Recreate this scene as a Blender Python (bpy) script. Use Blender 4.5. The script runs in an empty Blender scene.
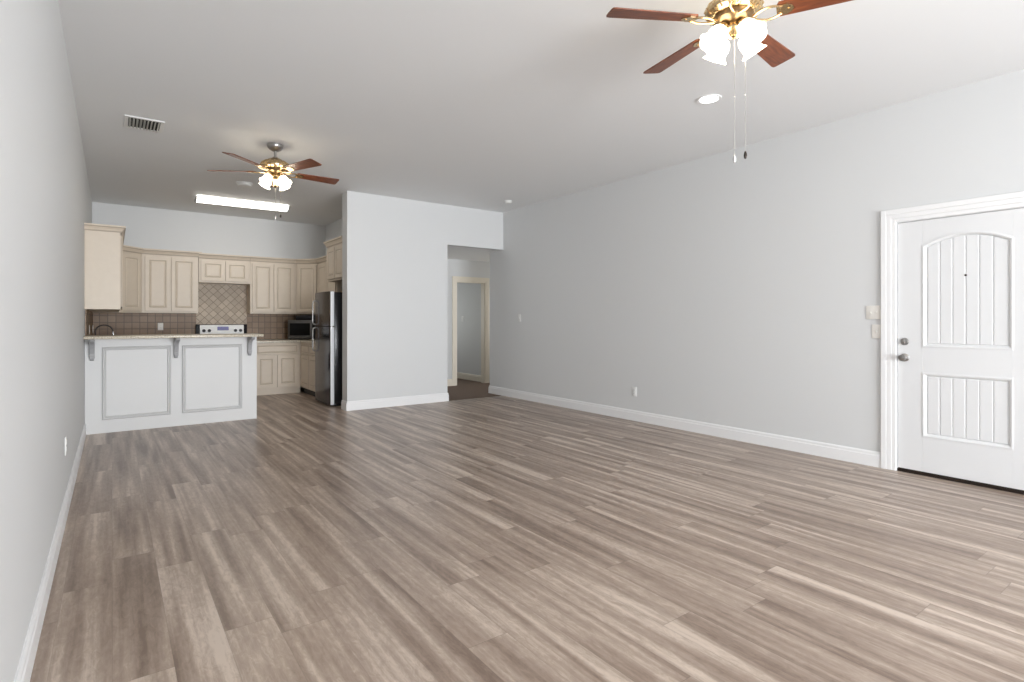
import bpy, bmesh, math, random
from mathutils import Vector, Matrix
random.seed(4)
PI = math.pi
sc = bpy.context.scene
COL = sc.collection

# ------------------------------------------------------------------ camera
F, YAW, V0, EYE = 548.4995, 0.6297819, 321.023, 1.2445
cam = bpy.data.cameras.new('camera')
cam.sensor_width = 36.0
cam.lens = F * 36.0 / 1024.0
cam.shift_y = (V0 - 341.0) / 1024.0
cam.clip_start = 0.02
co = bpy.data.objects.new('camera', cam); COL.objects.link(co)
co.location = (0, 0, EYE); co.rotation_euler = (PI / 2, 0, -YAW)
sc.camera = co

# ------------------------------------------------------------------ world, daylight, exposure
sc.view_settings.view_transform = 'Standard'
sc.view_settings.look = 'None'
sc.view_settings.gamma = 1.0
sc.view_settings.use_curve_mapping = False
sc.view_settings.exposure = -0.59
w = bpy.data.worlds.new('sky'); sc.world = w; w.use_nodes = True
w.node_tree.nodes['Background'].inputs[0].default_value = (0.80, 0.89, 1.0, 1)
w.node_tree.nodes['Background'].inputs[1].default_value = 1.2


def area(name, loc, rot, sx, sy, power, col, spread=PI):
    l = bpy.data.lights.new(name, 'AREA'); l.shape = 'RECTANGLE'
    l.size, l.size_y, l.energy, l.color, l.spread = sx, sy, power, col, spread
    o = bpy.data.objects.new(name, l); COL.objects.link(o)
    o.location = loc; o.rotation_euler = rot
    return o


# daylight just outside the two windows of the rear wall; side lamps are added
DAY = (0.935, 0.965, 1.0); SIDE_FILL = (0.88, 0.94, 1.0)
area('daylight_fill', (1.25, -4.90, 1.25), (PI / 2 + 0.10, 0, 0), 1.9, 1.7, 325, DAY, math.radians(115))
area('daylight_fill', (3.45, -4.90, 1.25), (PI / 2 + 0.10, 0, 0), 1.9, 1.7, 325, DAY, math.radians(115))
area('daylight_fill', (-0.55, -2.0, 1.35), (PI / 2, 0, -PI / 2), 1.6, 1.7, 120, SIDE_FILL)  # fill lamp added to brighten the right wall
area('daylight_fill', (5.58, -2.0, 1.35), (PI / 2, 0, PI / 2), 1.6, 1.7, 150, SIDE_FILL)  # fill lamp added to brighten the left wall
area('hall_fill', (7.40, 8.5, 1.4), (0, PI / 2, 0), 1.3, 1.0, 24, (1.0, 0.93, 0.82))  # added fill lamp for the hall, outside a made-up window
area('bedroom_fill', (5.2, 11.25, 1.4), (-PI / 2, 0, 0), 1.2, 1.3, 16, (1.0, 0.99, 0.90))  # added fill lamp for the room beyond, its window invented too

# ------------------------------------------------------------------ material helpers
def mat(name, col, rough=0.5, metal=0.0, emit=None, coat=0.0, spec=0.5):
    m = bpy.data.materials.new(name); m.use_nodes = True
    b = m.node_tree.nodes['Principled BSDF']
    b.inputs['Base Color'].default_value = (*col, 1)
    b.inputs['Roughness'].default_value = rough
    b.inputs['Metallic'].default_value = metal
    b.inputs['Coat Weight'].default_value = coat
    b.inputs['Specular IOR Level'].default_value = spec
    if emit:
        b.inputs['Emission Color'].default_value = (*emit[0], 1)
        b.inputs['Emission Strength'].default_value = emit[1]
    return m


class NT:
    def __init__(s, m):
        s.t = m.node_tree; s.b = s.t.nodes['Principled BSDF']
    def n(s, typ, **kw):
        x = s.t.nodes.new(typ)
        for k, v in kw.items():
            if k.startswith('_'): setattr(x, k[1:], v)
        return x
    def link(s, a, b): s.t.links.new(a, b)
    def math(s, op, a, b=None, c=None):
        x = s.t.nodes.new('ShaderNodeMath'); x.operation = op
        for i, v in enumerate((a, b, c)):
            if v is None: continue
            if isinstance(v, (int, float)): x.inputs[i].default_value = v
            else: s.link(v, x.inputs[i])
        return x.outputs[0]
    def obj(s):
        x = s.t.nodes.new('ShaderNodeTexCoord'); return x.outputs['Object']
    def sep(s, v):
        x = s.t.nodes.new('ShaderNodeSeparateXYZ'); s.link(v, x.inputs[0]); return x.outputs
    def comb(s, a, b, c):
        x = s.t.nodes.new('ShaderNodeCombineXYZ')
        for i, v in enumerate((a, b, c)):
            if isinstance(v, (int, float)): x.inputs[i].default_value = v
            else: s.link(v, x.inputs[i])
        return x.outputs[0]
    def noise(s, v, scale, detail=4, rough=0.55, dist=0.0):
        x = s.t.nodes.new('ShaderNodeTexNoise'); s.link(v, x.inputs['Vector'])
        x.inputs['Scale'].default_value = scale; x.inputs['Detail'].default_value = detail
        x.inputs['Roughness'].default_value = rough; x.inputs['Distortion'].default_value = dist
        return x.outputs['Fac']
    def white(s, v):
        x = s.t.nodes.new('ShaderNodeTexWhiteNoise'); x.noise_dimensions = '2D'; s.link(v, x.inputs['Vector'])
        return x.outputs['Value']
    def ramp(s, f, stops):
        x = s.t.nodes.new('ShaderNodeValToRGB'); s.link(f, x.inputs[0]); e = x.color_ramp.elements
        while len(e) < len(stops): e.new(0.5)
        for i, (p, c) in enumerate(stops):
            e[i].position = p; e[i].color = (*c, 1) if len(c) == 3 else c
        return x.outputs[0]
    def mix(s, f, a, b, mode='MIX'):
        x = s.t.nodes.new('ShaderNodeMix'); x.data_type = 'RGBA'; x.blend_type = mode
        for sock, v in ((x.inputs[0], f), (x.inputs[6], a), (x.inputs[7], b)):
            if isinstance(v, (int, float)): sock.default_value = v
            elif isinstance(v, tuple): sock.default_value = (*v, 1)
            else: s.link(v, sock)
        return x.outputs[2]
    def color(s, c): s.link(c, s.b.inputs['Base Color'])
    def bump(s, hgt, strength=0.2, dist=0.01):
        x = s.t.nodes.new('ShaderNodeBump'); x.inputs['Strength'].default_value = strength
        x.inputs['Distance'].default_value = dist; s.link(hgt, x.inputs['Height'])
        s.link(x.outputs[0], s.b.inputs['Normal'])


def paint(name, col, rough=0.6):
    m = mat(name, col, rough, spec=0.3); t = NT(m)
    t.bump(t.noise(t.obj(), 90, 3), 0.05, 0.004)
    return m


M = {}
M['wall'] = paint('wall_paint', (0.705, 0.712, 0.712))
M['ceil'] = paint('ceiling_paint', (0.855, 0.862, 0.865), 0.75)
M['trim'] = mat('white_trim_paint', (0.87, 0.87, 0.87), 0.35)
M['door'] = mat('white_door_paint', (0.775, 0.78, 0.785), 0.35)
M['beige_trim'] = mat('cream_trim_paint', (0.84, 0.78, 0.67), 0.4)
M['bar'] = mat('peninsula_paint', (0.71, 0.71, 0.705), 0.45)
M['bar_mould'] = mat('moulding_paint', (0.62, 0.62, 0.62), 0.45)
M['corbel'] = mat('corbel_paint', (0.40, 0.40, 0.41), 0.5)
M['plate'] = mat('white_plastic', (0.84, 0.84, 0.82), 0.35)
M['cream_plate'] = mat('cream_plastic', (0.84, 0.815, 0.765), 0.35)
M['nickel'] = mat('satin_nickel', (0.42, 0.41, 0.40), 0.28, 1.0)
M['dark_metal'] = mat('dark_bronze', (0.05, 0.04, 0.035), 0.35, 0.8)
M['chrome'] = mat('chrome', (0.62, 0.62, 0.62), 0.12, 1.0)
M['brass'] = mat('polished_brass', (0.62, 0.47, 0.27), 0.27, 1.0)
M['steel'] = mat('brushed_steel', (0.17, 0.165, 0.16), 0.16, 1.0); M['steel'].node_tree.nodes['Principled BSDF'].inputs['Specular Tint'].default_value = (0.7, 0.7, 0.72, 1)
M['dark_steel'] = mat('dark_steel', (0.13, 0.125, 0.12), 0.35, 0.8)
M['line_brown'] = mat('cabinet_line_brown', (0.46, 0.38, 0.295), 0.5)  # darker brown for cabinet grooves, door edges and crown fillets
M['steel_edge'] = mat('bright_steel', (0.80, 0.81, 0.83), 0.35, 0.3)
M['black'] = mat('black_enamel', (0.012, 0.012, 0.016), 0.25)
M['dark'] = mat('black_plastic', (0.02, 0.02, 0.02), 0.5)
M['slot'] = mat('dark_slot', (0.04, 0.04, 0.036), 0.7)
M['white_enamel'] = mat('white_enamel', (0.93, 0.93, 0.92), 0.2)
M['display'] = mat('blue_display', (0.16, 0.16, 0.38), 0.2)
M['oven_glass'] = mat('oven_glass', (0.008, 0.008, 0.008), 0.10, spec=0.15)
M['shade'] = mat('lit_frosted_glass', (0.9, 0.88, 0.8), 0.4, emit=((1.0, 0.89, 0.70), 16.0))
M['tube'] = mat('lit_diffuser', (0.9, 0.9, 0.9), 0.4, emit=((1.0, 0.96, 0.88), 12.0))
M['led'] = mat('lit_downlight', (0.9, 0.9, 0.9), 0.4, emit=((1.0, 0.96, 0.90), 14.0))
M['louver'] = mat('grey_louver', (0.55, 0.54, 0.50), 0.5)
M['old_brass'] = mat('aged_brass', (0.26, 0.18, 0.10), 0.3, 1.0)
M['crystal'] = mat('clear_knob', (0.75, 0.75, 0.75), 0.08, 0.6)
M['chain'] = mat('chain_metal', (0.50, 0.48, 0.44), 0.3, 1.0)

m = M['cream'] = mat('cream_cabinet_paint', (0.66, 0.57, 0.465), 0.42); t = NT(m)
t.color(t.mix(t.noise(t.obj(), 14, 3), (0.66, 0.57, 0.465), (0.72, 0.63, 0.52)))

# glass pane: thin, lets the daylight through
m = M['glass'] = bpy.data.materials.new('window_glass'); m.use_nodes = True
nt = m.node_tree; nt.nodes.clear()
o_ = nt.nodes.new('ShaderNodeOutputMaterial'); mx = nt.nodes.new('ShaderNodeMixShader')
tr = nt.nodes.new('ShaderNodeBsdfTransparent'); gl = nt.nodes.new('ShaderNodeBsdfGlossy')
gl.inputs['Roughness'].default_value = 0.02; mx.inputs[0].default_value = 0.06
nt.links.new(tr.outputs[0], mx.inputs[1]); nt.links.new(gl.outputs[0], mx.inputs[2]); nt.links.new(mx.outputs[0], o_.inputs[0])

# floor: long vinyl planks running down the room
m = M['floor'] = mat('vinyl_plank', (0.3, 0.25, 0.2), 0.33); t = NT(m)
X, Y, Z = t.sep(t.obj())
PW, PL = 0.182, 1.22
row = t.math('FLOOR', t.math('DIVIDE', X, PW))
off = t.math('MULTIPLY', t.white(t.comb(row, 3.7, 0)), PL)
yl = t.math('DIVIDE', t.math('ADD', Y, off), PL)
brd = t.math('FLOOR', yl)
rnd = t.white(t.comb(row, brd, 0)); rnd2 = t.white(t.comb(brd, t.math('ADD', row, 41.3), 0))
gv = t.comb(t.math('ADD', X, t.math('MULTIPLY', rnd, 7.0)), t.math('ADD', t.math('MULTIPLY', Y, 0.050), t.math('MULTIPLY', rnd2, 9.0)), 0.0)
g1 = t.noise(gv, 11.5, 1.5, 0.5, 0.35)
gv2 = t.comb(t.math('ADD', X, rnd), t.math('MULTIPLY', Y, 0.035), 0.0)
g2 = t.noise(gv2, 46, 3, 0.6)
gv3 = t.comb(t.math('ADD', X, t.math('MULTIPLY', rnd2, 3.0)), t.math('MULTIPLY', Y, 0.30), 0.0)
g3 = t.noise(gv3, 42, 6, 0.75, 0.8)
f = t.math('ADD', t.math('ADD', t.math('MULTIPLY', g1, 0.66), 0.04), t.math('MULTIPLY', g2, 0.24))
f = t.math('ADD', f, t.math('MULTIPLY', t.math('SUBTRACT', g3, 0.5), 0.30))
f = t.math('ADD', f, t.math('MULTIPLY', t.math('SUBTRACT', rnd, 0.5), 0.025))
c = t.ramp(f, [(0.34, (0.190, 0.134, 0.102)), (0.44, (0.290, 0.216, 0.168)), (0.53, (0.385, 0.301, 0.241)), (0.63, (0.570, 0.470, 0.390))])
ex = t.math('ABSOLUTE', t.math('SUBTRACT', t.math('FRACT', t.math('DIVIDE', X, PW)), 0.5))
ey = t.math('ABSOLUTE', t.math('SUBTRACT', t.math('FRACT', yl), 0.5))
seam = t.math('MAXIMUM', t.math('MULTIPLY', t.math('GREATER_THAN', ex, 0.492), 0.45), t.math('MULTIPLY', t.math('GREATER_THAN', ey, 0.4985), 0.8))
c = t.mix(t.math('MULTIPLY', seam, 0.45), c, (0.10, 0.075, 0.058))
t.color(c); t.bump(t.math('SUBTRACT', f, t.math('MULTIPLY', seam, 0.3)), 0.06, 0.004)

m = M['carpet'] = mat('brown_carpet', (0.10, 0.075, 0.06), 0.9); t = NT(m)
t.color(t.ramp(t.noise(t.obj(), 160, 3), [(0.3, (0.13, 0.088, 0.066)), (0.7, (0.23, 0.165, 0.125))]))
t.bump(t.noise(t.obj(), 400, 2), 0.4, 0.01)


def tile_mat(name, size, diag, c1, c2, grout):
    m = mat(name, c1, 0.45); t = NT(m)
    X, Y, Z = t.sep(t.obj())
    H = t.math('ADD', X, Y)          # the wall lies along x or along y
    if diag:
        a = t.math('MULTIPLY', t.math('ADD', H, Z), 0.70711); b = t.math('MULTIPLY', t.math('SUBTRACT', H, Z), 0.70711)
    else: a, b = H, Z
    a = t.math('DIVIDE', a, size); b = t.math('DIVIDE', b, size)
    r = t.white(t.comb(t.math('FLOOR', a), t.math('FLOOR', b), 0))
    n = t.noise(t.obj(), 22, 4, 0.6)
    c = t.mix(t.math('ADD', t.math('MULTIPLY', r, 0.65), t.math('MULTIPLY', n, 0.4)), c1, c2)
    ea = t.math('ABSOLUTE', t.math('SUBTRACT', t.math('FRACT', a), 0.5)); eb = t.math('ABSOLUTE', t.math('SUBTRACT', t.math('FRACT', b), 0.5))
    g = t.math('GREATER_THAN', t.math('MAXIMUM', ea, eb), 0.463)
    t.color(t.mix(g, c, grout)); t.bump(t.math('SUBTRACT', 1.0, g), 0.3, 0.004)
    return m


M['tile'] = tile_mat('square_tile', 0.102, False, (0.200, 0.120, 0.064), (0.300, 0.198, 0.118), (0.100, 0.066, 0.042))
M['tile_diag'] = tile_mat('diagonal_tile', 0.092, True, (0.33, 0.255, 0.180), (0.55, 0.445, 0.33), (0.150, 0.110, 0.076))
m = M['granite'] = mat('beige_granite', (0.5, 0.44, 0.36), 0.3); t = NT(m)
t.color(t.ramp(t.noise(t.obj(), 60, 5, 0.7), [(0.32, (0.22, 0.18, 0.12)), (0.46, (0.55, 0.48, 0.37)), (0.62, (0.72, 0.68, 0.60))]))
m = M['wood'] = mat('cherry_blade', (0.2, 0.06, 0.025), 0.45, coat=0.15); m.node_tree.nodes['Principled BSDF'].inputs['Coat Roughness'].default_value = 0.25; t = NT(m)
X, Y, Z = t.sep(t.obj())
gn = t.noise(t.comb(t.math('MULTIPLY', X, 0.12), Y, 0.0), 60, 4, 0.6)
t.color(t.ramp(gn, [(0.3, (0.105, 0.025, 0.008)), (0.55, (0.200, 0.052, 0.016)), (0.75, (0.29, 0.088, 0.028))]))

# ------------------------------------------------------------------ mesh helpers
class MB:
    """collects shapes and links them as ONE mesh object"""
    def __init__(s): s.v = []; s.f = []; s.sm = []
    def add(s, vs, fs, smooth=False, mtx=None):
        k = len(s.v)
        for p in vs:
            p = Vector(p)
            if mtx: p = mtx @ p
            s.v.append(tuple(p))
        for f in fs: s.f.append(tuple(i + k for i in f)); s.sm.append(smooth)
        return s
    def box(s, x0, y0, z0, x1, y1, z1, mtx=None, c=0.0):
        x0, x1 = min(x0, x1), max(x0, x1); y0, y1 = min(y0, y1), max(y0, y1); z0, z1 = min(z0, z1), max(z0, z1)
        if c:
            bm = bmesh.new(); bmesh.ops.create_cube(bm, size=1)
            for v in bm.verts: v.co = ((x0 + x1) / 2 + v.co.x * (x1 - x0), (y0 + y1) / 2 + v.co.y * (y1 - y0), (z0 + z1) / 2 + v.co.z * (z1 - z0))
            bmesh.ops.bevel(bm, geom=bm.edges[:], offset=c, segments=2, profile=0.5, affect='EDGES')
            bm.verts.index_update()
            s.add([v.co.copy() for v in bm.verts], [[v.index for v in f.verts] for f in bm.faces], True, mtx); bm.free()
            return s
        vs = [(x0, y0, z0), (x1, y0, z0), (x1, y1, z0), (x0, y1, z0), (x0, y0, z1), (x1, y0, z1), (x1, y1, z1), (x0, y1, z1)]
        return s.add(vs, [(3, 2, 1, 0), (4, 5, 6, 7), (0, 1, 5, 4), (1, 2, 6, 5), (2, 3, 7, 6), (3, 0, 4, 7)], False, mtx)
    def prism(s, poly, lo, hi, axis='z', mtx=None, smooth=False):
        """poly in the two other axes, extruded along axis"""
        def P(a, b, c): return {'z': (a, b, c), 'y': (a, c, b), 'x': (c, a, b)}[axis]
        n = len(poly)
        vs = [P(a, b, lo) for a, b in poly] + [P(a, b, hi) for a, b in poly]
        fs = [tuple(range(n))[::-1], tuple(range(n, 2 * n))] + [(i, (i + 1) % n, (i + 1) % n + n, i + n) for i in range(n)]
        return s.add(vs, fs, smooth, mtx)
    def lathe(s, prof, seg=32, mtx=None, wav=None, caps=True):
        """prof: list of (radius, z); wav(angle, i) gives a radius factor"""
        vs = []; fs = []; n = len(prof)
        for k in range(seg):
            a = 2 * PI * k / seg
            for i, (r, z) in enumerate(prof):
                rr = r * (wav(a, i) if wav else 1); vs.append((rr * math.cos(a), rr * math.sin(a), z))
        for k in range(seg):
            for i in range(n - 1):
                fs.append((k * n + i, ((k + 1) % seg) * n + i, ((k + 1) % seg) * n + i + 1, k * n + i + 1))
        if caps and prof[0][0] > 1e-6: fs.append(tuple(k * n for k in range(seg))[::-1])
        if caps and prof[-1][0] > 1e-6: fs.append(tuple(k * n + n - 1 for k in range(seg)))
        return s.add(vs, fs, True, mtx)
    def tube(s, pts, r, seg=10, mtx=None):
        pts = [Vector(p) for p in pts]; rs = r if isinstance(r, (list, tuple)) else [r] * len(pts)
        vs = []; fs = []; up = None
        for i, p in enumerate(pts):
            d = (pts[min(i + 1, len(pts) - 1)] - pts[max(i - 1, 0)]).normalized()
            if up is None: up = d.orthogonal().normalized()
            up = (up - d * up.dot(d)).normalized(); q = d.cross(up)
            for k in range(seg):
                a = 2 * PI * k / seg; vs.append(p + (up * math.cos(a) + q * math.sin(a)) * rs[i])
        for i in range(len(pts) - 1):
            for k in range(seg):
                fs.append((i * seg + k, i * seg + (k + 1) % seg, (i + 1) * seg + (k + 1) % seg, (i + 1) * seg + k))
        fs.append(tuple(range(seg))[::-1]); fs.append(tuple(range((len(pts) - 1) * seg, len(pts) * seg)))
        return s.add(vs, fs, True, mtx)
    def sweep(s, path, prof, closed=False, mtx=None):
        """mitred sweep in the xy plane: prof of (outward to the right of travel, z), closed polygon"""
        P = [Vector((p[0], p[1])) for p in path]; n = len(P); m = len(prof); vs = []; fs = []
        for i in range(n):
            dirs = []
            if closed or i > 0: dirs.append((P[i] - P[i - 1]).normalized())
            if closed or i < n - 1: dirs.append((P[(i + 1) % n] - P[i]).normalized())
            nn = [Vector((d.y, -d.x)) for d in dirs]
            if len(nn) == 2: o = (nn[0] + nn[1]) / (1 + nn[0].dot(nn[1]))
            else: o = nn[0]
            for u, z in prof: vs.append((P[i].x + o.x * u, P[i].y + o.y * u, z))
        for i in range(n if closed else n - 1):
            for k in range(m):
                j = (i + 1) % n
                fs.append((i * m + k, j * m + k, j * m + (k + 1) % m, i * m + (k + 1) % m))
        if not closed: fs.append(tuple(range(m))); fs.append(tuple(range((n - 1) * m, n * m))[::-1])
        return s.add(vs, fs, False, mtx)
    def build(s, name, material, parent=None, loc=(0, 0, 0), rot=(0, 0, 0), bevel=0.0, ang=35):
        me = bpy.data.meshes.new(name); me.from_pydata(s.v, [], s.f)
        bm = bmesh.new(); bm.from_mesh(me); bmesh.ops.recalc_face_normals(bm, faces=bm.faces[:]); bm.to_mesh(me); bm.free()
        for p, q in zip(me.polygons, s.sm): p.use_smooth = q
        if any(s.sm): me.set_sharp_from_angle(angle=math.radians(ang))
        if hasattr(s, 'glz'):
            material = [material, M['line_brown']]
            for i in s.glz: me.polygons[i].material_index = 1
        mats = material if isinstance(material, list) else [material]
        for x in mats: me.materials.append(x)
        o = bpy.data.objects.new(name, me); COL.objects.link(o)
        o.location = loc; o.rotation_euler = rot
        if parent: o.parent = parent
        if bevel:
            b = o.modifiers.new('bevel', 'BEVEL'); b.width = bevel; b.segments = 2; b.limit_method = 'ANGLE'
        return o


def tag(o, label, cat, group=None):
    o['label'] = label; o['category'] = cat
    if group: o['group'] = group
    return o


def thing(name, label, cat, loc=(0, 0, 0), rot=(0, 0, 0), group=None):
    o = bpy.data.objects.new(name, None); COL.objects.link(o)
    o.location = loc; o.rotation_euler = rot; o.empty_display_size = 0.1
    return tag(o, label, cat, group)


def struct(o, label=None):
    o['kind'] = 'structure'
    if label: o['label'] = label
    return o


def kids(o): return [c for c in bpy.data.objects if c.parent == o]


def copy_tree(o, parent=None):
    ch = kids(o); c = o.copy(); COL.objects.link(c)
    if parent: c.parent = parent
    for k in ch: copy_tree(k, c)
    return c


# ------------------------------------------------------------------ room shell
XL, XR, YR, YK, H = -0.246, 5.274, -4.6, 10.47, 3.05     # left, right, rear, kitchen wall, ceiling
XB, XH, YB, XK = 2.63, 4.2125, 7.485, 3.262              # block wall left edge, hall left edge, block face, kitchen right wall
HH, YE, YD = 2.434, 7.89, 9.2                             # hall ceiling, right wall's end, far hall wall
T = 0.14
struct(MB().box(XL - T, YR - T, -0.12, XR + T, YB + 0.0, 0).box(XL - T, YB, -0.12, XH, YK + T, 0).build('floor', M['floor']), 'grey brown wood plank floor running down the room')
struct(MB().box(XH, YB, -0.12, 7.3, 11.2, 0).box(XR + T, 7.0, -0.12, 7.3, YB, 0).build('floor_hall', M['carpet']), 'dark brown hallway floor')
struct(MB().box(XL - T, YR - T, H, XR + T, YB + 0.2, H + 0.12).box(XL - T, YB + 0.2, H, XK + T, YK + T, H + 0.12).build('ceiling', M['ceil']))
struct(MB().box(XH - T, YB + 0.125, HH, 7.3, 11.2, HH + 0.1).build('ceiling_hall', M['ceil']))


def wall_with_holes(axis, a0, a1, fixed0, fixed1, holes, z1=H):
    """wall along axis with rectangular holes (u0,u1,z0,z1)"""
    mb = MB(); us = sorted({a0, a1, *[h[0] for h in holes], *[h[1] for h in holes]})
    for u0, u1 in zip(us, us[1:]):
        mid = (u0 + u1) / 2; hs = sorted([h for h in holes if h[0] < mid < h[1]], key=lambda h: h[2])
        z = 0.0
        for h in hs + [(0, 0, z1, z1)]:
            if h[2] - z > 1e-4:
                if axis == 'x': mb.box(u0, fixed0, z, u1, fixed1, h[2])
                else: mb.box(fixed0, u0, z, fixed1, u1, h[2])
            z = h[3]
    return mb


W1, W2 = (0.35, 2.15, 0.45, 2.05), (2.55, 4.35, 0.45, 2.05)
W3 = (-2.8, -1.2, 0.50, 2.20)  # unseen opening added in both side walls for the fill lamps
struct(wall_with_holes('y', YR - T, YK + T, XL - T, XL, [W3]).build('wall_left', M['wall']))
DY0, DY1, DZ = 0.880, 1.797, 2.056
struct(wall_with_holes('y', YR - T, YE, XR, XR + T, [W3, (DY0 - 0.02, DY1 + 0.02, 0.0, DZ + 0.02)]).build('wall_right', M['wall']))
struct(wall_with_holes('x', XL, XR, YR - T, YR, [W1, W2]).build('wall_rear', M['wall']))
struct(MB().box(XL, YK, 0, XK + T, YK + T, H).build('wall_kitchen', M['wall']))
struct(MB().box(XK, YB + 0.2, 0, XK + T, YK, H).build('wall_kitchen_right', M['wall']))
# the white block wall with the hall's left wall behind it, and the header over the hall
struct(MB().prism([(XB, YB), (XH, YB), (XH, 11.0), (XH - 0.12, 11.0), (XH - 0.12, YB + 0.2), (XB, YB + 0.2)], 0, H).build('wall_partition', M['wall']))
struct(MB().box(XH, YB, HH, XR, YB + 0.125, H).build('wall_hall_header', M['wall']))
# far hall wall with its doorway, and the room beyond
OX0, OX1, OZ = 5.372, 6.035, 2.015
struct(wall_with_holes('x', XH, 7.3, YD, YD + 0.12, [(OX0, OX1, 0, OZ)], HH).build('wall_hall_end', M['wall']))
struct(MB().box(6.095, YD + 0.12, 0, 6.215, 11.0, HH).build('wall_bedroom_right', M['wall']))
W5, W6 = (8.05, 8.95, 0.75, 2.05), (4.65, 5.75, 0.75, 2.05)  # unseen window openings added for the hall and bedroom fill
struct(wall_with_holes('x', XH, 6.215, 11.0, 11.12, [W6], HH).build('wall_bedroom_back', M['wall']))
struct(wall_with_holes('y', 7.0, YD, 7.18, 7.3, [W5], HH).build('wall_hall_right', M['wall']))
struct(MB().box(XR + T, YE - 0.12, 0, 7.18, YE, HH).build('wall_hall_front', M['wall']))

BH = 0.130
BP = [(0, 0), (0.016, 0), (0.016, BH - 0.035), (0.012, BH - 0.028), (0.012, BH - 0.012), (0.006, BH), (0, BH)]
def base(name, path, mt='trim'): return struct(MB().sweep(path, BP).build(name, M[mt]))
base('baseboard_left', [(XL, 7.583), (XL, YR)][::-1] if False else [(XL, YR), (XL, 7.583)])
base('baseboard_right', [(XR + 0.10, YE), (XR, YE), (XR, DY1 + 0.115)])
base('baseboard_right_rear', [(XR, DY0 - 0.115), (XR, YR)])
base('baseboard_partition', [(XB, YB + 0.2), (XB, YB), (XH, YB), (XH, YD)])
base('baseboard_rear', [(XR, YR), (XL, YR)])
base('baseboard_hall', [(XH, YD), (OX0 - 0.092, YD)], 'beige_trim')
base('baseboard_bedroom', [(6.095, 11.0), (6.095, YD + 0.13)], 'beige_trim')

# hallway doorway: casing and jamb
def casing_u(mb, u0, u1, z1, w, t, axis, face, sgn):
    """legs and head around an opening, stepped profile; sgn = direction out of the wall"""
    def bx(a0, a1, z0, z2, d0, d1):
        if axis == 'x': mb.box(a0, face + sgn * d0, z0, a1, face + sgn * d1, z2)
        else: mb.box(face + sgn * d0, a0, z0, face + sgn * d1, a1, z2)
    for k0, k1, d in ((0.0, 0.28, t * 0.65), (0.28, 0.62, t * 0.85), (0.62, 1.0, t)):
        bx(u0 - w * k1, u0 - w * k0, 0, z1 + w * k1, 0, d)
        bx(u1 + w * k0, u1 + w * k1, 0, z1 + w * k1, 0, d)
        bx(u0 - w * k0, u1 + w * k0, z1 + w * k0, z1 + w * k1, 0, d)
mb = MB(); casing_u(mb, OX0, OX1, OZ, 0.092, 0.02, 'x', YD, -1)
mb.box(OX0, YD, 0, OX0 + 0.018, YD + 0.12, OZ).box(OX1 - 0.018, YD, 0, OX1, YD + 0.12, OZ).box(OX0 + 0.018, YD, OZ - 0.018, OX1 - 0.018, YD + 0.12, OZ)
struct(mb.build('trim_1', M['beige_trim']), 'cream door casing at the end of the hallway')

# rear windows; the side, hall and bedroom ones are added for fill light
def window(n, axis, u0, u1, z0, z1, f0, f1):
    mb = MB()
    def bx(m_, a0, a1, b0, b1, d0=f0, d1=f1):
        if axis == 'x': m_.box(a0, d0, b0, a1, d1, b1)
        else: m_.box(d0, a0, b0, d1, a1, b1)
    t = 0.05
    bx(mb, u0, u0 + t, z0, z1); bx(mb, u1 - t, u1, z0, z1); bx(mb, u0 + t, u1 - t, z0, z0 + t); bx(mb, u0 + t, u1 - t, z1 - t, z1)
    zm = (z0 + z1) / 2; um = (u0 + u1) / 2
    bx(mb, u0 + t, u1 - t, zm - 0.025, zm + 0.025); bx(mb, um - 0.025, um + 0.025, z0 + t, zm - 0.025); bx(mb, um - 0.025, um + 0.025, zm + 0.025, z1 - t)
    wd = struct(mb.build('window_%d' % n, M['trim']))
    g = MB(); fm = (f0 + f1) / 2
    bx(g, u0 + t, u1 - t, z0 + t, z1 - t, fm - 0.003, fm + 0.003)
    g.build('pane', M['glass'], wd)
window(1, 'x', *W1, YR - 0.10, YR - 0.04)
window(2, 'x', *W2, YR - 0.10, YR - 0.04)
window(3, 'y', *W3, XL - 0.10, XL - 0.04)
window(4, 'y', *W3, XR + 0.04, XR + 0.10)
window(5, 'y', *W5, 7.22, 7.27)
window(6, 'x', *W6, 11.04, 11.09)

# ------------------------------------------------------------------ entry door in the right wall
mb = MB(); casing_u(mb, DY0 - 0.008, DY1 + 0.008, DZ + 0.008, 0.108, 0.024, 'y', XR, -1)
mb.box(XR, DY0 - 0.02, 0, XR + T, DY0 - 0.004, DZ + 0.004).box(XR, DY1 + 0.004, 0, XR + T, DY1 + 0.02, DZ + 0.004).box(XR, DY0 - 0.02, DZ + 0.004, XR + T, DY1 + 0.02, DZ + 0.02)
struct(mb.build('trim_2', M['trim'], bevel=0.003), 'white stepped casing around the entry door')
struct(MB().box(XR + 0.004, DY0 - 0.004, 0, XR + T, DY1 + 0.004, 0.022).build('trim_3', M['dark_metal']), 'dark threshold under the entry door')

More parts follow.
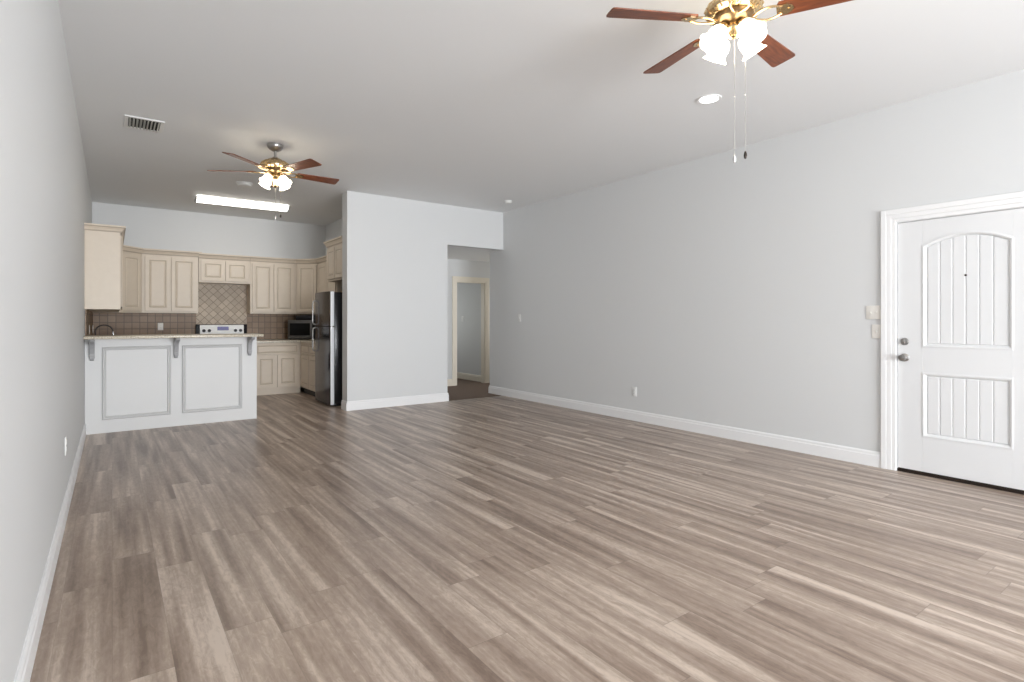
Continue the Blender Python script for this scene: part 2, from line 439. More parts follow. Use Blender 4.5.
# door local frame: x' = along the door from the latch side (world -y), y' = out into the room, z up
DM = Matrix(((0, -1, 0, XR + 0.006), (-1, 0, 0, DY1), (0, 0, 1, 0), (0, 0, 0, 1)))
DWID = DY1 - DY0
def d_arch(x0, x1, zs, rise, n=16):
    """points of the arched top from right to left"""
    return [(x1 + (x0 - x1) * i / n, zs + rise * (1 - (2 * i / n - 1) ** 2)) for i in range(n + 1)]
PX0, PX1 = 0.173, 0.722
U0, US, UR = 1.035, 1.850, 0.080
L0, L1 = 0.312, 0.828
mb = MB(); zb = 0.030
R8 = -0.013                                       # depth of the recessed panel ground
mb.box(0, -0.044, zb, DWID, R8, DZ, DM)           # core
mb.box(0, R8, zb, PX0, 0, DZ, DM).box(PX1, R8, zb, DWID, 0, DZ, DM)
mb.box(PX0, R8, zb, PX1, 0, L0, DM).box(PX0, R8, L1, PX1, 0, U0, DM)
mb.prism([(PX0, DZ), (PX1, DZ)] + d_arch(PX0, PX1, US, UR), R8, 0, 'y', DM)
door = struct(mb.build('door_1', M['door'], bevel=0.0015), 'white two panel entry door with an arched plank upper panel')


def panel(x0, x1, z0, zs, rise):
    mb = MB(); g = 0.030
    outline = [(x0, z0), (x1, z0)] + (d_arch(x0, x1, zs, rise) if rise else [(x1, zs), (x0, zs)])
    # moulding swept around the opening (closed loop, inward to the left of travel)
    prof = [(0.004, -0.002), (0.004, 0.003), (-0.006, 0.005), (-0.016, 0.001), (-0.026, R8 + 0.002), (-0.026, R8 - 0.002)]
    mm = DM @ Matrix(((1, 0, 0, 0), (0, 0, 1, 0), (0, 1, 0, 0), (0, 0, 0, 1)))
    mb.sweep(outline, prof, True, mm)
    n = 6; a0, a1 = x0 + g, x1 - g; wd = (a1 - a0) / n
    for i in range(n):
        p0, p1 = a0 + wd * i, a0 + wd * (i + 1)
        def top(x):
            return zs + rise * (1 - (2 * (x - x0) / (x1 - x0) - 1) ** 2) - g if rise else zs - g
        e = 0.006
        lo = [(p0, z0 + g), (p1, z0 + g), (p1, top(p1)), ((p0 + p1) / 2, top((p0 + p1) / 2)), (p0, top(p0))]
        hi = [(p0 + e, z0 + g + 0.004), (p1 - e, z0 + g + 0.004), (p1 - e, top(p1 - e) - 0.004), ((p0 + p1) / 2, top((p0 + p1) / 2) - 0.004), (p0 + e, top(p0 + e) - 0.004)]
        vs = [(x, R8, z) for x, z in lo] + [(x, R8 + 0.007, z) for x, z in hi]
        mb.add(vs, [(0, 1, 2, 3, 4)[::-1], (5, 6, 7, 8, 9)] + [(k, (k + 1) % 5, (k + 1) % 5 + 5, k + 5) for k in range(5)], False, DM)
    return mb
panel(PX0, PX1, U0, US, UR).build('upper_panel', M['door'], door)
panel(PX0, PX1, L0, L1, 0).build('lower_panel', M['door'], door)
RX = Matrix.Rotation(-PI / 2, 4, 'X')            # lathe axis out of the door
kn = DM @ Matrix.Translation((0.050, 0, 0.944)) @ RX
kb = MB().lathe([(0.033, 0.0), (0.033, 0.006), (0.026, 0.010), (0.012, 0.013), (0.011, 0.030), (0.018, 0.036), (0.0275, 0.046), (0.029, 0.056), (0.024, 0.066), (0.0, 0.070)], 28, kn).build('door_knob', M['nickel'], door)
dk = DM @ Matrix.Translation((0.050, 0, 1.076)) @ RX
db = MB().lathe([(0.031, 0.0), (0.031, 0.008), (0.026, 0.014), (0.0, 0.015)], 28, dk)
db.box(-0.006, -0.016, 0.013, 0.006, 0.016, 0.030, dk, 0.002)
db.build('deadbolt', M['nickel'], door)
MB().lathe([(0.008, 0.0), (0.008, 0.003), (0.005, 0.004), (0.0, 0.002)], 16, DM @ Matrix.Translation((0.448, R8 + 0.007, 1.596)) @ RX).build('peephole', M['dark_metal'], door)
MB().box(0.004, 0, zb - 0.026, DWID - 0.004, -0.040, zb, DM).build('door_sweep', M['dark_metal'], door)

# ------------------------------------------------------------------ wall plates
def plate(name, label, cat, loc, rz, kind, wd=0.072, mt='plate', group=None):
    """local: back on y=0, faces -y, centred"""
    t = thing(name, label, cat, loc, (0, 0, rz), group or ('wall outlets' if kind == 'outlet' else 'light switches'))
    hh = 0.0585
    MB().box(-wd / 2, -0.006, -hh, wd / 2, 0, hh, None, 0.0025).build('cover_plate', M[mt], t)
    if kind == 'outlet':
        for z in (0.022, -0.022):
            r = MB().prism([(0.017 * math.cos(a) * 1.0, z + max(-0.0135, min(0.0135, 0.019 * math.sin(a)))) for a in [2 * PI * i / 24 for i in range(24)]], -0.0085, -0.005, 'y').build('socket', M[mt], t)
            s_ = MB().box(-0.0075, -0.0089, z - 0.004, -0.0055, -0.0084, z + 0.006).box(0.0055, -0.0089, z - 0.004, 0.0075, -0.0084, z + 0.006)
            s_.build('slot', M['slot'], r)
    else:
        for x in ([0.0] if kind == 'switch' else [-0.023, 0.023]):
            MB().box(x - 0.006, -0.008, -0.013, x + 0.006, -0.005, 0.013).prism([(-0.016, -0.004), (-0.006, 0.012), (-0.006, -0.010)], x - 0.0045, x + 0.0045, 'x').build('toggle', M[mt], t)
    return t
RW, LW = -PI / 2, PI / 2       # on the right wall / on the left wall
plate('light_switch', 'wide cream double switch plate touching the entry door casing', 'light switch', (XR, 1.972, 1.318), RW, 'double', 0.116, 'cream_plate')
plate('light_switch', 'narrow cream single switch plate just below the double one', 'light switch', (XR, 1.951, 1.156), RW, 'switch', 0.070, 'cream_plate')
plate('light_switch', 'small white switch on the grey wall near the hallway', 'light switch', (XR, 7.03, 1.294), RW, 'switch')
plate('wall_outlet', 'white outlet low on the long right wall', 'outlet', (XR, 4.635, 0.362), RW, 'outlet')
plate('wall_outlet', 'white outlet low on the left wall near the floor', 'outlet', (XL, 4.56, 0.44), LW, 'outlet')
plate('wall_outlet', 'cream outlet on brown tile under the two door cabinet', 'outlet', (0.627, YK - 0.010, 1.155), 0, 'outlet', 0.075, 'cream_plate')
plate('wall_outlet', 'cream outlet on left wall tile beside the faucet, nearer one', 'outlet', (XL + 0.010, 8.70, 1.135), LW, 'outlet', 0.075, 'cream_plate')
plate('wall_outlet', 'cream outlet on left wall tile near the kitchen corner, farther one', 'outlet', (XL + 0.010, 10.25, 1.125), LW, 'outlet', 0.075, 'cream_plate')
plate('light_switch', 'pale switch on the wall seen through the hallway door', 'light switch', (6.095, 10.17, 1.29), RW, 'switch', 0.072, 'plate')

# ------------------------------------------------------------------ kitchen: tile splashback
CT = 0.915                      # worktop
tl = MB().box(XL + 0.010, YK - 0.010, CT + 0.001, 1.128, YK, 1.40).box(1.897, YK - 0.010, CT + 0.001, XK, YK, 1.40)
tl.box(XL, 7.80, CT + 0.001, XL + 0.010, YK, 1.40).box(XK - 0.010, 8.87, CT + 0.001, XK, YK - 0.010, 1.40)
struct(tl.build('trim_4', M['tile']), 'brown square tile backsplash above the worktops')
struct(MB().box(1.128, YK - 0.010, 0.80, 1.897, YK, 1.87).build('trim_5', M['tile_diag']), 'tan diagonal tile panel behind the range')

# ------------------------------------------------------------------ kitchen cabinets
def door_mesh(x0, x1, z0, z1, y=0.0, rail=0.055, t=0.020, mtx=None, mb=None):
    """raised-panel door facing -y, back at y"""
    mb = mb or MB()
    rings = [(0, y), (0, y - t + 0.003), (0.003, y - t), (rail, y - t), (rail + 0.006, y - t + 0.009), (rail + 0.014, y - t + 0.009), (rail + 0.034, y - t + 0.002)]
    vs = []; fs = []
    for i, yy in rings: vs += [(x0 + i, yy, z0 + i), (x1 - i, yy, z0 + i), (x1 - i, yy, z1 - i), (x0 + i, yy, z1 - i)]
    for k in range(len(rings) - 1):
        for j in range(4): fs.append((k * 4 + j, k * 4 + (j + 1) % 4, k * 4 + 4 + (j + 1) % 4, k * 4 + 4 + j))
    n = len(rings) * 4; fs.append((n - 4, n - 3, n - 2, n - 1)); fs.append((3, 2, 1, 0))
    mb.add(vs, fs, False, mtx)
    mb.glz = [k * 4 + j for k in (0, 4) for j in range(4)]          # darker brown faces in the groove and along the edge
    return mb


def crown_prof(z, k=1.0):
    return [(-0.004, z), (0.010, z), (0.014, z + 0.014 * k), (0.022, z + 0.034 * k), (0.038, z + 0.056 * k), (0.048, z + 0.064 * k), (0.048, z + 0.085 * k), (-0.004, z + 0.085 * k)]


CABS = 'cream kitchen wall cabinets'
def wall_cabinet(label, loc, rz, wd, dp, ht, doors, crown_path=None, poly=None, ck=1.0):
    t = thing('wall_cabinet', label, 'kitchen cabinet', loc, (0, 0, rz), CABS)
    mb = MB()
    if poly: mb.prism(poly, 0, ht)
    else: mb.box(0, 0, 0, wd, dp, ht)
    mb.build('cabinet_body', M['cream'], t, bevel=0.002)
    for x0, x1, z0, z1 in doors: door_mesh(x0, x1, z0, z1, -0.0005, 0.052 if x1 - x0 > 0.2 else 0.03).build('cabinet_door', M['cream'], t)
    cm = MB().sweep(crown_path or [(0, 0), (wd, 0)], crown_prof(ht - 0.02, ck))
    cm.glz = [i * 8 + k for i in range(len(crown_path or [0, 0]) - 1) for k in (0, 1, 4)]      # darker brown faces in the fillets
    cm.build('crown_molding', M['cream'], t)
    return t


UB, UT = 1.37, 2.295
# tall end cabinet on the left wall, facing the room to the right
g_ = 0.0015
wall_cabinet('cream cabinet run on left wall above the bar end, side panel facing out', (0.075, 7.56, 1.375), PI / 2, 2.30, 0.075 - XL - 0.001, 0.880,
             [(0.02, 0.39, 0.03, 0.83), (0.40, 0.76, 0.03, 0.83), (0.78, 1.14, 0.03, 0.85), (1.15, 1.51, 0.03, 0.85), (1.53, 1.89, 0.03, 0.85), (1.90, 2.27, 0.03, 0.83)], [(0, 0.075 - XL - 0.001), (0, 0), (2.30, 0)], None, 0.85)
# diagonal corner, left
def corner_poly(rz, loc, pts):
    inv = Matrix.Rotation(-rz, 4, 'Z')
    return [tuple((inv @ Vector((x - loc[0], y - loc[1], 0)))[:2]) for x, y in pts]
lc = (0.086, 9.862, UB); rz = math.atan2(10.157 - 9.862, 0.364 - 0.086); fw = math.hypot(0.295, 0.278)
wall_cabinet('narrow cream angled corner cabinet in left kitchen corner', lc, rz, fw, 0, UT - UB,
             [(0.03, fw - 0.03, 0.03, UT - UB - 0.05)], None,
             corner_poly(rz, lc, [(0.086, 9.862), (0.364, 10.157), (0.364, YK - 0.011), (XL + 0.011, YK - 0.011), (XL + 0.011, 9.862)]))
fy = 10.157
wall_cabinet('cream cabinet with two tall doors left of the range opening', (0.366, fy, UB), 0, 0.758, YK - fy - 0.011, UT - UB,
             [(0.040, 0.372, 0.03, UT - UB - 0.05), (0.386, 0.726, 0.03, UT - UB - 0.05)], [(0, 0), (0.758, 0), (0.758, 0.27)])
wall_cabinet('short cream cabinet with two small doors above the range', (1.130, fy, 1.872), 0, 0.762, YK - fy - 0.011, 0.408,
             [(0.030, 0.374, 0.03, 0.36), (0.388, 0.732, 0.03, 0.36)])
wall_cabinet('cream cabinet with two tall doors right of the range opening', (1.896, fy, UB), 0, 0.752, YK - fy - 0.011, 0.91,
             [(0.028, 0.362, 0.03, 0.86), (0.376, 0.712, 0.03, 0.86)])
rc = (2.650, 10.157, UB); rz = -math.atan2(10.157 - 9.862, 2.945 - 2.650); fw = math.hypot(0.295, 0.295)
wall_cabinet('cream angled corner cabinet above the microwave', rc, rz, fw, 0, 0.91,
             [(0.025, fw - 0.025, 0.03, 0.86)], None,
             corner_poly(rz, rc, [(2.650, 10.157), (2.945, 9.862), (XK - 0.011, 9.862), (XK - 0.011, YK - 0.011), (2.650, YK - 0.011)]))
wall_cabinet('cream cabinet on right kitchen wall half hidden behind the refrigerator', (2.945, 9.860, UB), -PI / 2, 1.0, XK - 2.945 - 0.001, 0.91,
             [(0.03, 0.49, 0.03, 0.86), (0.51, 0.97, 0.03, 0.86)])
wall_cabinet('deep cream cabinet mounted high above the refrigerator', (2.790, 8.858, 1.872), -PI / 2, 0.80, XK - 2.790 - 0.001, 0.565,
             [(0.03, 0.39, 0.03, 0.515), (0.41, 0.77, 0.03, 0.515)], [(0, 0.42), (0, 0), (0.80, 0)], None, 1.1)


def base_cabinet(label, loc, rz, wd, dp, doors, drawers, toe='cream'):
    t = thing('base_cabinet', label, 'kitchen cabinet', loc, (0, 0, rz), 'cream kitchen base cabinets')
    MB().box(0, 0, 0.10, wd, dp, 0.872).build('cabinet_body', M['cream'], t, bevel=0.002)
    MB().box(0, 0.045, 0, wd, dp, 0.0995).build('toe_kick', M[toe], t)
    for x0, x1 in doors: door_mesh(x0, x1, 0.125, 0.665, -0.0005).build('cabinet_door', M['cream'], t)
    for x0, x1 in drawers:
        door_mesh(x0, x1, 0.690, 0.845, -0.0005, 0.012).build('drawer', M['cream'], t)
    return t


base_cabinet('cream base cabinet with two doors right of the range', (1.896, 9.860, 0), 0, 0.752, YK - 9.860 - 0.012,
             [(0.03, 0.345), (0.365, 0.70)], [(0.03, 0.70)])
base_cabinet('cream base cabinet on right kitchen wall beside the refrigerator', (2.650, 9.858, 0), -PI / 2, 1.0, XK - 2.65 - 0.012,
             [(0.05, 0.50), (0.52, 0.97)], [(0.05, 0.50), (0.52, 0.97)], 'dark')
base_cabinet('cream sink cabinet on left wall behind the bar', (0.362, 7.80, 0), PI / 2, 2.05, 0.362 - XL - 0.012,
             [(0.66, 1.08), (1.10, 1.52), (1.56, 2.02)], [(0.66, 1.52), (1.56, 2.02)])
base_cabinet('cream base cabinet left of the range behind the bar', (0.366, 9.860, 0), 0, 0.758, YK - 9.860 - 0.012,
             [(0.03, 0.37), (0.39, 0.73)], [(0.03, 0.37), (0.39, 0.73)])


def worktop(label, poly):
    return tag(MB().prism(poly, 0.8745, CT).build('countertop', M['granite'], bevel=0.004), label, 'countertop', 'speckled kitchen worktops')
worktop('speckled beige worktop under the microwave, right of the range', [(1.897, 9.835), (2.625, 9.835), (2.625, 8.862), (XK - 0.012, 8.862), (XK - 0.012, YK - 0.012), (1.897, YK - 0.012)])
worktop('speckled beige worktop with the faucet on left wall behind the bar', [(XL + 0.012, 7.803), (0.387, 7.803), (0.387, 9.835), (1.127, 9.835), (1.127, YK - 0.012), (XL + 0.012, YK - 0.012)])

# faucet: spout arcs from the wall side over the sink
FY = 8.30
ft = thing('kitchen_faucet', 'arched metal kitchen faucet rising behind the bar top', 'faucet', (-0.165, FY, CT))
MB().lathe([(0.026, 0), (0.026, 0.010), (0.019, 0.018), (0.017, 0.075), (0.013, 0.09)], 20).build('faucet_body', M['dark_metal'], ft)
arc = [(0, 0, 0.085), (0, 0, 0.17)] + [(0.085 - 0.085 * math.cos(a), 0, 0.205 + 0.075 * math.sin(a)) for a in [PI * i / 14 for i in range(15)]] + [(0.172, 0, 0.19)]
MB().tube(arc, 0.0085, 12).build('spout', M['dark_metal'], ft)
MB().tube([(0.1715, 0, 0.20), (0.176, 0, 0.15), (0.178, 0, 0.125)], [0.010, 0.013, 0.014], 14).build('spray_head', M['chrome'], ft)
MB().tube([(0.0, 0.0, 0.078), (-0.015, -0.03, 0.105), (-0.022, -0.055, 0.15)], [0.010, 0.007, 0.006], 10).build('handle', M['dark_metal'], ft)
sk = MB(); SX0, SX1, SY0, SY1 = -0.10, 0.30, 8.02, 8.78
sk.box(SX0, SY0, CT + 0.0005, SX1, SY0 + 0.025, CT + 0.006).box(SX0, SY1 - 0.025, CT + 0.0005, SX1, SY1, CT + 0.006).box(SX0, SY0 + 0.025, CT + 0.0005, SX0 + 0.025, SY1 - 0.025, CT + 0.006).box(SX1 - 0.025, SY0 + 0.025, CT + 0.0005, SX1, SY1 - 0.025, CT + 0.006)
sk.box(SX0 + 0.025, SY0 + 0.025, CT + 0.0005, SX1 - 0.025, SY1 - 0.025, CT + 0.002)
tag(sk.build('kitchen_sink', M['steel'], bevel=0.001), 'steel sink set in the worktop below the faucet', 'sink')

# ------------------------------------------------------------------ peninsula with bar top
YP, PXR, PZ = 7.586, 1.492, 1.052
pn = thing('bar_peninsula', 'white panelled bar peninsula dividing the kitchen from the living room', 'kitchen peninsula', (0.62, YP, 0))
def P_(mb): return mb
off = Matrix.Translation((-0.62, -YP, 0))
MB().box(XL + 0.002, YP, 0, PXR, 7.795, PZ, off).build('bar_wall', M['bar'], pn, bevel=0.002)
YZ = off @ Matrix(((1, 0, 0, 0), (0, 0, -1, YP), (0, 1, 0, 0), (0, 0, 0, 1)))     # xy-plane sweeps stood up on the front face; z' = towards the room
pm = [(-0.002, -0.001), (0.0, 0.010), (-0.008, 0.018), (-0.020, 0.012), (-0.030, 0.015), (-0.036, 0.007), (-0.038, -0.001)]
for x0, x1 in ((-0.092, 0.559), (0.670, 1.321)):
    MB().sweep([(x0, 0.148), (x1, 0.148), (x1, 0.957), (x0, 0.957)], pm, True, YZ).build('panel_molding', M['bar_mould'], pn)
YF = 7.235
MB().box(XL + 0.002, YF, PZ + 0.0005, PXR + 0.010, 7.83, PZ + 0.031, off, 0.006).build('bar_top', M['granite'], pn)
# S-curved brackets under the overhang
cp = [(0, 0), (-0.250, 0), (-0.252, -0.016), (-0.242, -0.028), (-0.200, -0.034), (-0.150, -0.042), (-0.105, -0.056), (-0.075, -0.080), (-0.058, -0.110), (-0.048, -0.150), (-0.042, -0.180),
      (-0.048, -0.206), (-0.042, -0.228), (-0.026, -0.240), (0, -0.244)]
for x in (-0.180, 0.609, 1.405):
    c_ = MB().prism([(YP + a * 1.0, PZ - 0.001 + b) for a, b in cp], x - 0.018, x + 0.018, 'x', off)
    c_.prism([(YP + a * 0.86 - 0.006, PZ - 0.012 + b * 0.86) for a, b in cp], x - 0.024, x + 0.024, 'x', off)
    c_.build('corbel', M['corbel'], pn, bevel=0.004)

# ------------------------------------------------------------------ range
rg = thing('kitchen_range', 'white range with black ended control panel behind the bar', 'stove', (1.512, 9.80, 0))
MB().box(-0.376, 0.03, 0.03, 0.376, 0.645, 0.905, None, 0.004).build('range_body', M['white_enamel'], rg)
MB().box(-0.376, 0.0, 0.907, 0.376, 0.60, 0.925, None, 0.004).build('cooktop', M['oven_glass'], rg)
dd = MB().box(-0.372, 0.0, 0.22, 0.372, 0.028, 0.80, None, 0.006).build('oven_door', M['white_enamel'], rg)
MB().box(-0.25, -0.002, 0.36, 0.25, 0.001, 0.66).build('oven_window', M['oven_glass'], dd)
MB().tube([(-0.30, 0, 0.745), (-0.30, -0.04, 0.75), (0.30, -0.04, 0.75), (0.30, 0, 0.745)], 0.011, 10).build('oven_handle', M['white_enamel'], dd)
MB().box(-0.372, 0.004, 0.05, 0.372, 0.028, 0.205, None, 0.005).build('warming_drawer', M['white_enamel'], rg)
MB().box(-0.400, 0.585, 0.928, 0.376, 0.645, 1.188, None, 0.006).build('backguard', M['black'], rg)
pnl = MB().prism([(0.582, 1.000), (0.548, 1.005), (0.566, 1.176), (0.582, 1.180)], -0.342, 0.318, 'x').build('control_panel', M['white_enamel'], rg)
pt = Matrix.Translation((0, 0.557, 1.088)) @ Matrix.Rotation(-math.atan2(0.018, 0.182), 4, 'X')
MB().box(-0.085, -0.003, 0.0, 0.085, 0.004, 0.062, pt).build('display', M['display'], pnl)
for x in (-0.285, -0.205, 0.190, 0.268):
    MB().lathe([(0.026, 0.0), (0.026, 0.006), (0.021, 0.010), (0.019, 0.024), (0.0, 0.026)], 20, pt @ Matrix.Translation((x, 0.001, -0.005)) @ Matrix.Rotation(PI / 2, 4, 'X')).build('knob', M['dark'], pnl)

# ------------------------------------------------------------------ refrigerator (faces the range side, -x)
fr = thing('refrigerator', 'stainless top freezer refrigerator with black sides beside the block wall', 'refrigerator', (2.556, 8.355, 0))
MB().box(0.062, -0.372, 0.035, 0.690, 0.372, 1.668, None, 0.006).build('fridge_body', M['black'], fr)
MB().box(0.075, -0.36, 0.0, 0.63, 0.36, 0.033).build('base_grille', M['dark'], fr)
def fdoor(z0, z1, name):
    n = 12; face = [(0.0 - 0.012 * (1 - ((i / n) * 2 - 1) ** 2), -0.358 + 0.716 * i / n) for i in range(n + 1)]
    d = MB().prism([(0.058, 0.370), (0.058, -0.370), (0.012, -0.372), (0.003, -0.368)] + face[0:] + [(0.003, 0.368), (0.012, 0.372)], z0, z1, 'z', None, True).build(name, M['steel'], fr, ang=30)
    MB().box(0.004, -0.3745, z0 + 0.002, 0.056, -0.3705, z1 - 0.002).build('door_edge', M['steel_edge'], d)
    return d
fz = fdoor(1.172, 1.678, 'freezer_door'); fd = fdoor(0.022, 1.160, 'fridge_door')
def fhandle(z0, z1, d):
    MB().tube([(-0.008, 0.315, z0), (-0.042, 0.315, z0 + 0.012), (-0.050, 0.315, z0 + 0.05), (-0.050, 0.315, z1 - 0.05), (-0.042, 0.315, z1 - 0.012), (-0.008, 0.315, z1)], 0.010, 12).build('handle', M['nickel'], d)
fhandle(1.19, 1.56, fz); fhandle(0.78, 1.145, fd)

# ------------------------------------------------------------------ microwave and the dark box on it
mwr = math.radians(-28)
mw = thing('microwave', 'steel microwave with black window in the kitchen corner', 'microwave', (2.735, 9.985, CT + 0.001), (0, 0, mwr))
MB().box(-0.27, 0.0, 0.012, 0.27, 0.36, 0.345, None, 0.006).build('microwave_body', M['dark_steel'], mw)
md = MB().box(-0.27, -0.022, 0.016, 0.14, -0.001, 0.341, None, 0.005).build('microwave_door', M['dark_steel'], mw)
MB().box(-0.235, -0.0245, 0.075, 0.105, -0.0215, 0.290).build('window', M['oven_glass'], md)
MB().tube([(-0.24, -0.022, 0.045), (-0.24, -0.045, 0.045), (0.11, -0.045, 0.045), (0.11, -0.022, 0.045)], 0.009, 8).build('handle', M['steel'], md)
MB().box(0.143, -0.020, 0.016, 0.27, -0.001, 0.341, None, 0.004).build('control_panel', M['black'], mw)
for x in (-0.24, 0.24):
    for y in (0.03, 0.32): MB().lathe([(0.014, 0), (0.014, 0.0125)], 12, Matrix.Translation((x, y, 0))).build('foot', M['dark'], mw)
bx_ = MB().box(-0.15, 0.04, 0.0, 0.26, 0.33, 0.085, None, 0.008)
tag(bx_.build('dark_box', M['black'], None, (2.735, 9.985, CT + 0.0475 + 0.3), (0, 0, mwr)), 'flat dark box lying on top of the microwave', 'box')

# ------------------------------------------------------------------ ceiling fans
def blade_mesh(r1):
    mb = MB(); pts = []
    r0, w0, w1 = 0.205, 0.052, 0.070
    up = [(r0, -w0 * 0.55), (r0 + 0.012, -w0), (r1 - 0.02, -w1), (r1 - 0.004, -w1 + 0.006), (r1, -w1 + 0.022)]
    poly = up + [(x, -y) for x, y in reversed(up)]
    return mb.prism(poly, -0.0035, 0.0035, 'z')


def shade_prof():
    return [(0.020, 0.0), (0.027, 0.004), (0.042, 0.018), (0.050, 0.040), (0.051, 0.060), (0.047, 0.078), (0.048, 0.090), (0.056, 0.104), (0.067, 0.113)]


SHADE_TILT, SHADE_AZ = math.radians(38), math.radians(32)
def make_fan(label, loc, rz, zb, chains, stem, sk, sr, r1):
    """loc at the ceiling; zb = height of the blades below the ceiling (negative)"""
    f = thing('ceiling_fan', label, 'ceiling fan', loc, (0, 0, rz), 'five blade ceiling fans')
    MB().lathe([(0.0, -0.001), (0.077, -0.001), (0.079, -0.012), (0.074, -0.032), (0.056, -0.054), (0.030, -0.067), (0.018, -0.070), (0.0, -0.070)], 32).build('canopy', M['nickel'], f)
    MB().lathe([(0.0125, -0.066), (0.0125, zb + 0.150), ], 16).lathe([(0.022, zb + 0.150), (0.026, zb + 0.140), (0.026, zb + 0.120), ], 20).build('downrod', M['nickel'], f)
    mh = MB().lathe([(0.0, zb + 0.142), (0.030, zb + 0.140), (0.060, zb + 0.128), (0.110, zb + 0.095), (0.136, zb + 0.070), (0.142, zb + 0.055), (0.138, zb + 0.040), (0.120, zb + 0.026), (0.100, zb + 0.020), (0.0, zb + 0.020)], 40)
    for k in range(20):                     # cast ribs around the housing
        a = 2 * PI * k / 20
        mh.tube([(0.098 * math.cos(a), 0.098 * math.sin(a), zb + 0.103), (0.132 * math.cos(a), 0.132 * math.sin(a), zb + 0.078), (0.143 * math.cos(a), 0.143 * math.sin(a), zb + 0.056), (0.124 * math.cos(a), 0.124 * math.sin(a), zb + 0.028)], 0.006, 6)
    mh.build('motor_housing', M['brass'], f)
    MB().lathe([(0.100, zb + 0.0195), (0.102, zb - 0.004), (0.086, zb - 0.022), (0.058, zb - 0.030), (0.0, zb - 0.030)], 32).build('flywheel', M['old_brass'], f)
    bl = blade_mesh(r1)
    for k in range(5):
        a = 2 * PI * k / 5
        b = bl.build('blade', M['wood'], f, (0, 0, zb), (math.radians(PITCH), 0, a), bevel=0.0015)
        br = MB(); n = 10                   # scrolled iron holding the blade
        for s in (-1, 1):
            br.tube([(0.085, 0.012 * s, 0.006)] + [(0.10 + 0.13 * i / n, s * (0.014 + 0.030 * math.sin(PI * i / n * 0.9)), -0.012 + 0.004 * i / n) for i in range(n + 1)], 0.0065, 8)
        br.prism([(0.205, -0.034), (0.250, -0.038), (0.276, -0.020), (0.285, 0), (0.276, 0.020), (0.250, 0.038), (0.205, 0.034)], -0.010, -0.0042, 'z')
        for sx, sy in ((0.225, -0.020), (0.225, 0.020), (0.262, 0)): br.lathe([(0.006, -0.0125), (0.006, -0.010)], 10, Matrix.Translation((sx, sy, 0)))
        br.build('blade_iron', M['brass'], b)
    z = zb - 0.030
    lk = MB().lathe([(0.0, z + 0.001), (0.046, z + 0.001), (0.050, z - 0.010), (0.056, z - 0.018), (0.056, z - 0.028), (0.042, z - 0.040), (0.024, z - 0.050), (0.018, z - 0.050 - stem * 0.5), (0.022, z - 0.050 - stem * 0.75), (0.016, z - 0.050 - stem * 0.9), (0.0, z - 0.052 - stem)], 32)
    arms = []
    for k in range(4):
        a = SHADE_AZ + k * PI / 2; d = Vector((math.cos(a), math.sin(a), 0)); u = Vector((0, 0, 1))
        lk.tube([tuple(d * 0.040 + u * (z - 0.024)), tuple(d * 0.052 + u * (z - 0.016)), tuple(d * 0.064 + u * (z - 0.016))], 0.009, 10)
        ax = (d * math.sin(SHADE_TILT) - u * math.cos(SHADE_TILT)).normalized()
        q = Vector((0, 0, 1)).rotation_difference(ax).to_matrix().to_4x4()
        p = d * sr + u * (z - 0.010)
        mt = Matrix.Translation(p) @ q
        lk.lathe([(0.012, 0.0), (0.024, 0.004), (0.026, 0.028), (0.022, 0.030)], 18, mt)
        arms.append(mt @ Matrix.Translation((0, 0, 0.024)))
    lk.build('light_fitter', M['brass'], f)
    pr_ = [(r * sk, zz * sk) for r, zz in shade_prof()]
    for mt in arms:
        s = MB()
        out = [(r, zz) for r, zz in pr_]; inn = [(r - 0.003, zz) for r, zz in reversed(pr_)]
        wav = lambda a, i: 1 + (0.06 * math.sin(6 * a) * max(0, 1 - abs(i - 8.5) / 3.0))
        s.lathe(out + inn, 36, mt, wav)
        s.build('lamp_shade', M['shade'], f)
    for (dx, dy, ln, kind) in chains:
        c = MB(); n = 40
        c.tube([(dx * 0.3, dy * 0.3, z - 0.035), (dx, dy, z - 0.075), (dx, dy, z - ln)], 0.0011, 6)
        ch = c.build('pull_chain', M['chain'], f)
        MB().lathe([(0.0, 0.0), (0.004, -0.004), (0.008, -0.018), (0.0085, -0.028), (0.006, -0.040), (0.0, -0.044)], 14, Matrix.Translation((dx, dy, z - ln + 0.001))).build('chain_pull', M['crystal'] if kind else M['dark_metal'], ch)
        MB().lathe([(0.0, 0.004), (0.003, 0.0), (0.003, -0.006), (0.0, -0.010)], 10, Matrix.Translation((dx, dy, z - ln * 0.55))).build('chain_bead', M['crystal'], ch)
    return f


PITCH = -12
NRZ, FRZ = math.radians(222.5), math.radians(3.2)
def loc_off(rz, lateral, yaw):
    """offset of lateral metres to the right as seen along yaw, in fan space"""
    w_ = Vector((math.cos(yaw), -math.sin(yaw), 0)) * lateral
    return tuple((Matrix.Rotation(-rz, 3, 'Z') @ w_)[:2])
a1 = loc_off(NRZ, 0.006, YAW); a2 = loc_off(NRZ, 0.063, YAW)
make_fan('ceiling fan with red brown blades nearest the entry door', (2.639, 1.645, H), NRZ, 2.824 - H, [(*a1, 0.675, 1), (*a2, 0.655, 0)], 0.012, 1.0, 0.057, 0.672)
b1 = loc_off(FRZ, 0.0, YAW); b2 = loc_off(FRZ, 0.055, YAW)
make_fan('ceiling fan with lit globes near the kitchen fluorescent light', (1.350, 5.970, H), FRZ, 2.773 - H, [(*b1, 0.42, 1), (*b2, 0.40, 0)], 0.085, 0.86, 0.064, 0.652)

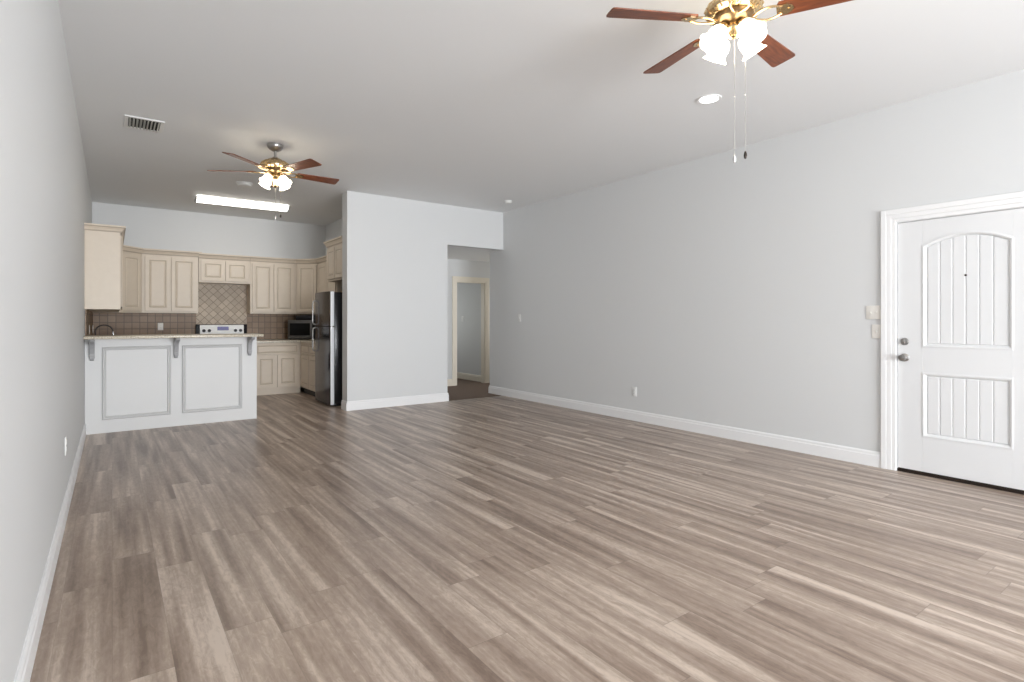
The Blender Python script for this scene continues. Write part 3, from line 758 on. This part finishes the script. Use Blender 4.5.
# ------------------------------------------------------------------ ceiling fittings
dl = thing('downlight', 'small round recessed downlight glowing in the ceiling', 'ceiling light', (3.922, 2.661, H))
MB().lathe([(0.074, -0.0005), (0.098, -0.0005), (0.098, -0.005), (0.090, -0.008), (0.074, -0.004), (0.074, -0.0005)], 36, caps=False).build('trim_ring', M['trim'], dl)
MB().lathe([(0.0, -0.0025), (0.075, -0.0025), (0.075, -0.0005), (0.0, -0.0005)], 32).build('lens', M['led'], dl)

fl = thing('fluorescent_light', 'long lit fluorescent light on the kitchen ceiling', 'ceiling light', (1.607, 9.12, H), (0, 0, math.radians(-2)))
MB().box(-0.618, -0.09, -0.022, 0.618, 0.09, -0.0005).build('housing', M['trim'], fl)
half = [(-0.125, -0.012)] + [(0.125 * math.sin(a), -0.022 - 0.052 * math.cos(a)) for a in [-PI / 2 + PI * i / 14 for i in range(15)]] + [(0.125, -0.012)]
MB().prism(half, -0.618, 0.618, 'x', None, True).build('diffuser', M['tube'], fl)
for x0, x1 in ((-0.636, -0.619), (0.619, 0.636)): MB().prism([(y * 1.04, z * 1.03) for y, z in half], x0, x1, 'x').build('end_cap', M['corbel'], fl)

sd = thing('smoke_detector', 'round smoke detector on ceiling where the hallway meets the grey wall', 'smoke detector', (4.811, 6.704, H), (0, 0, 0), 'ceiling smoke detectors')
MB().lathe([(0.0, -0.036), (0.040, -0.035), (0.052, -0.026), (0.055, -0.012), (0.055, -0.0095)], 30).build('cover', M['plate'], sd)
MB().lathe([(0.062, -0.0005), (0.062, -0.009), (0.0, -0.009)], 30).build('base', M['plate'], sd)
s2 = copy_tree(sd); s2.location = (1.40, 7.86, H)
s2.scale = (1.65, 1.65, 1.3)
s2['label'] = 'round smoke detector on ceiling just behind the far fan'

vt = thing('ceiling_vent', 'rectangular ceiling vent with dark slots near the left wall', 'air vent', (0.236, 6.04, H))
VX, VY = 0.150, 0.175
MB().box(-VX, -VY, -0.010, -VX + 0.03, VY, -0.0005).box(VX - 0.03, -VY, -0.010, VX, VY, -0.0005).box(-VX + 0.03, -VY, -0.010, VX - 0.03, -VY + 0.03, -0.0005).box(-VX + 0.03, VY - 0.03, -0.010, VX - 0.03, VY, -0.0005).build('vent_frame', M['plate'], vt, bevel=0.002)
MB().box(-VX + 0.031, -VY + 0.031, -0.003, VX - 0.031, VY - 0.031, -0.0005).build('duct_opening', M['slot'], vt)
for i in range(9):
    x = -VX + 0.042 + i * 0.027
    MB().box(-0.010, -VY + 0.032, -0.0010, 0.010, VY - 0.032, 0.0010, Matrix.Translation((x, 0, -0.0105)) @ Matrix.Rotation(math.radians(50 if i < 5 else -50), 4, 'Y')).build('louver', M['louver'], vt)
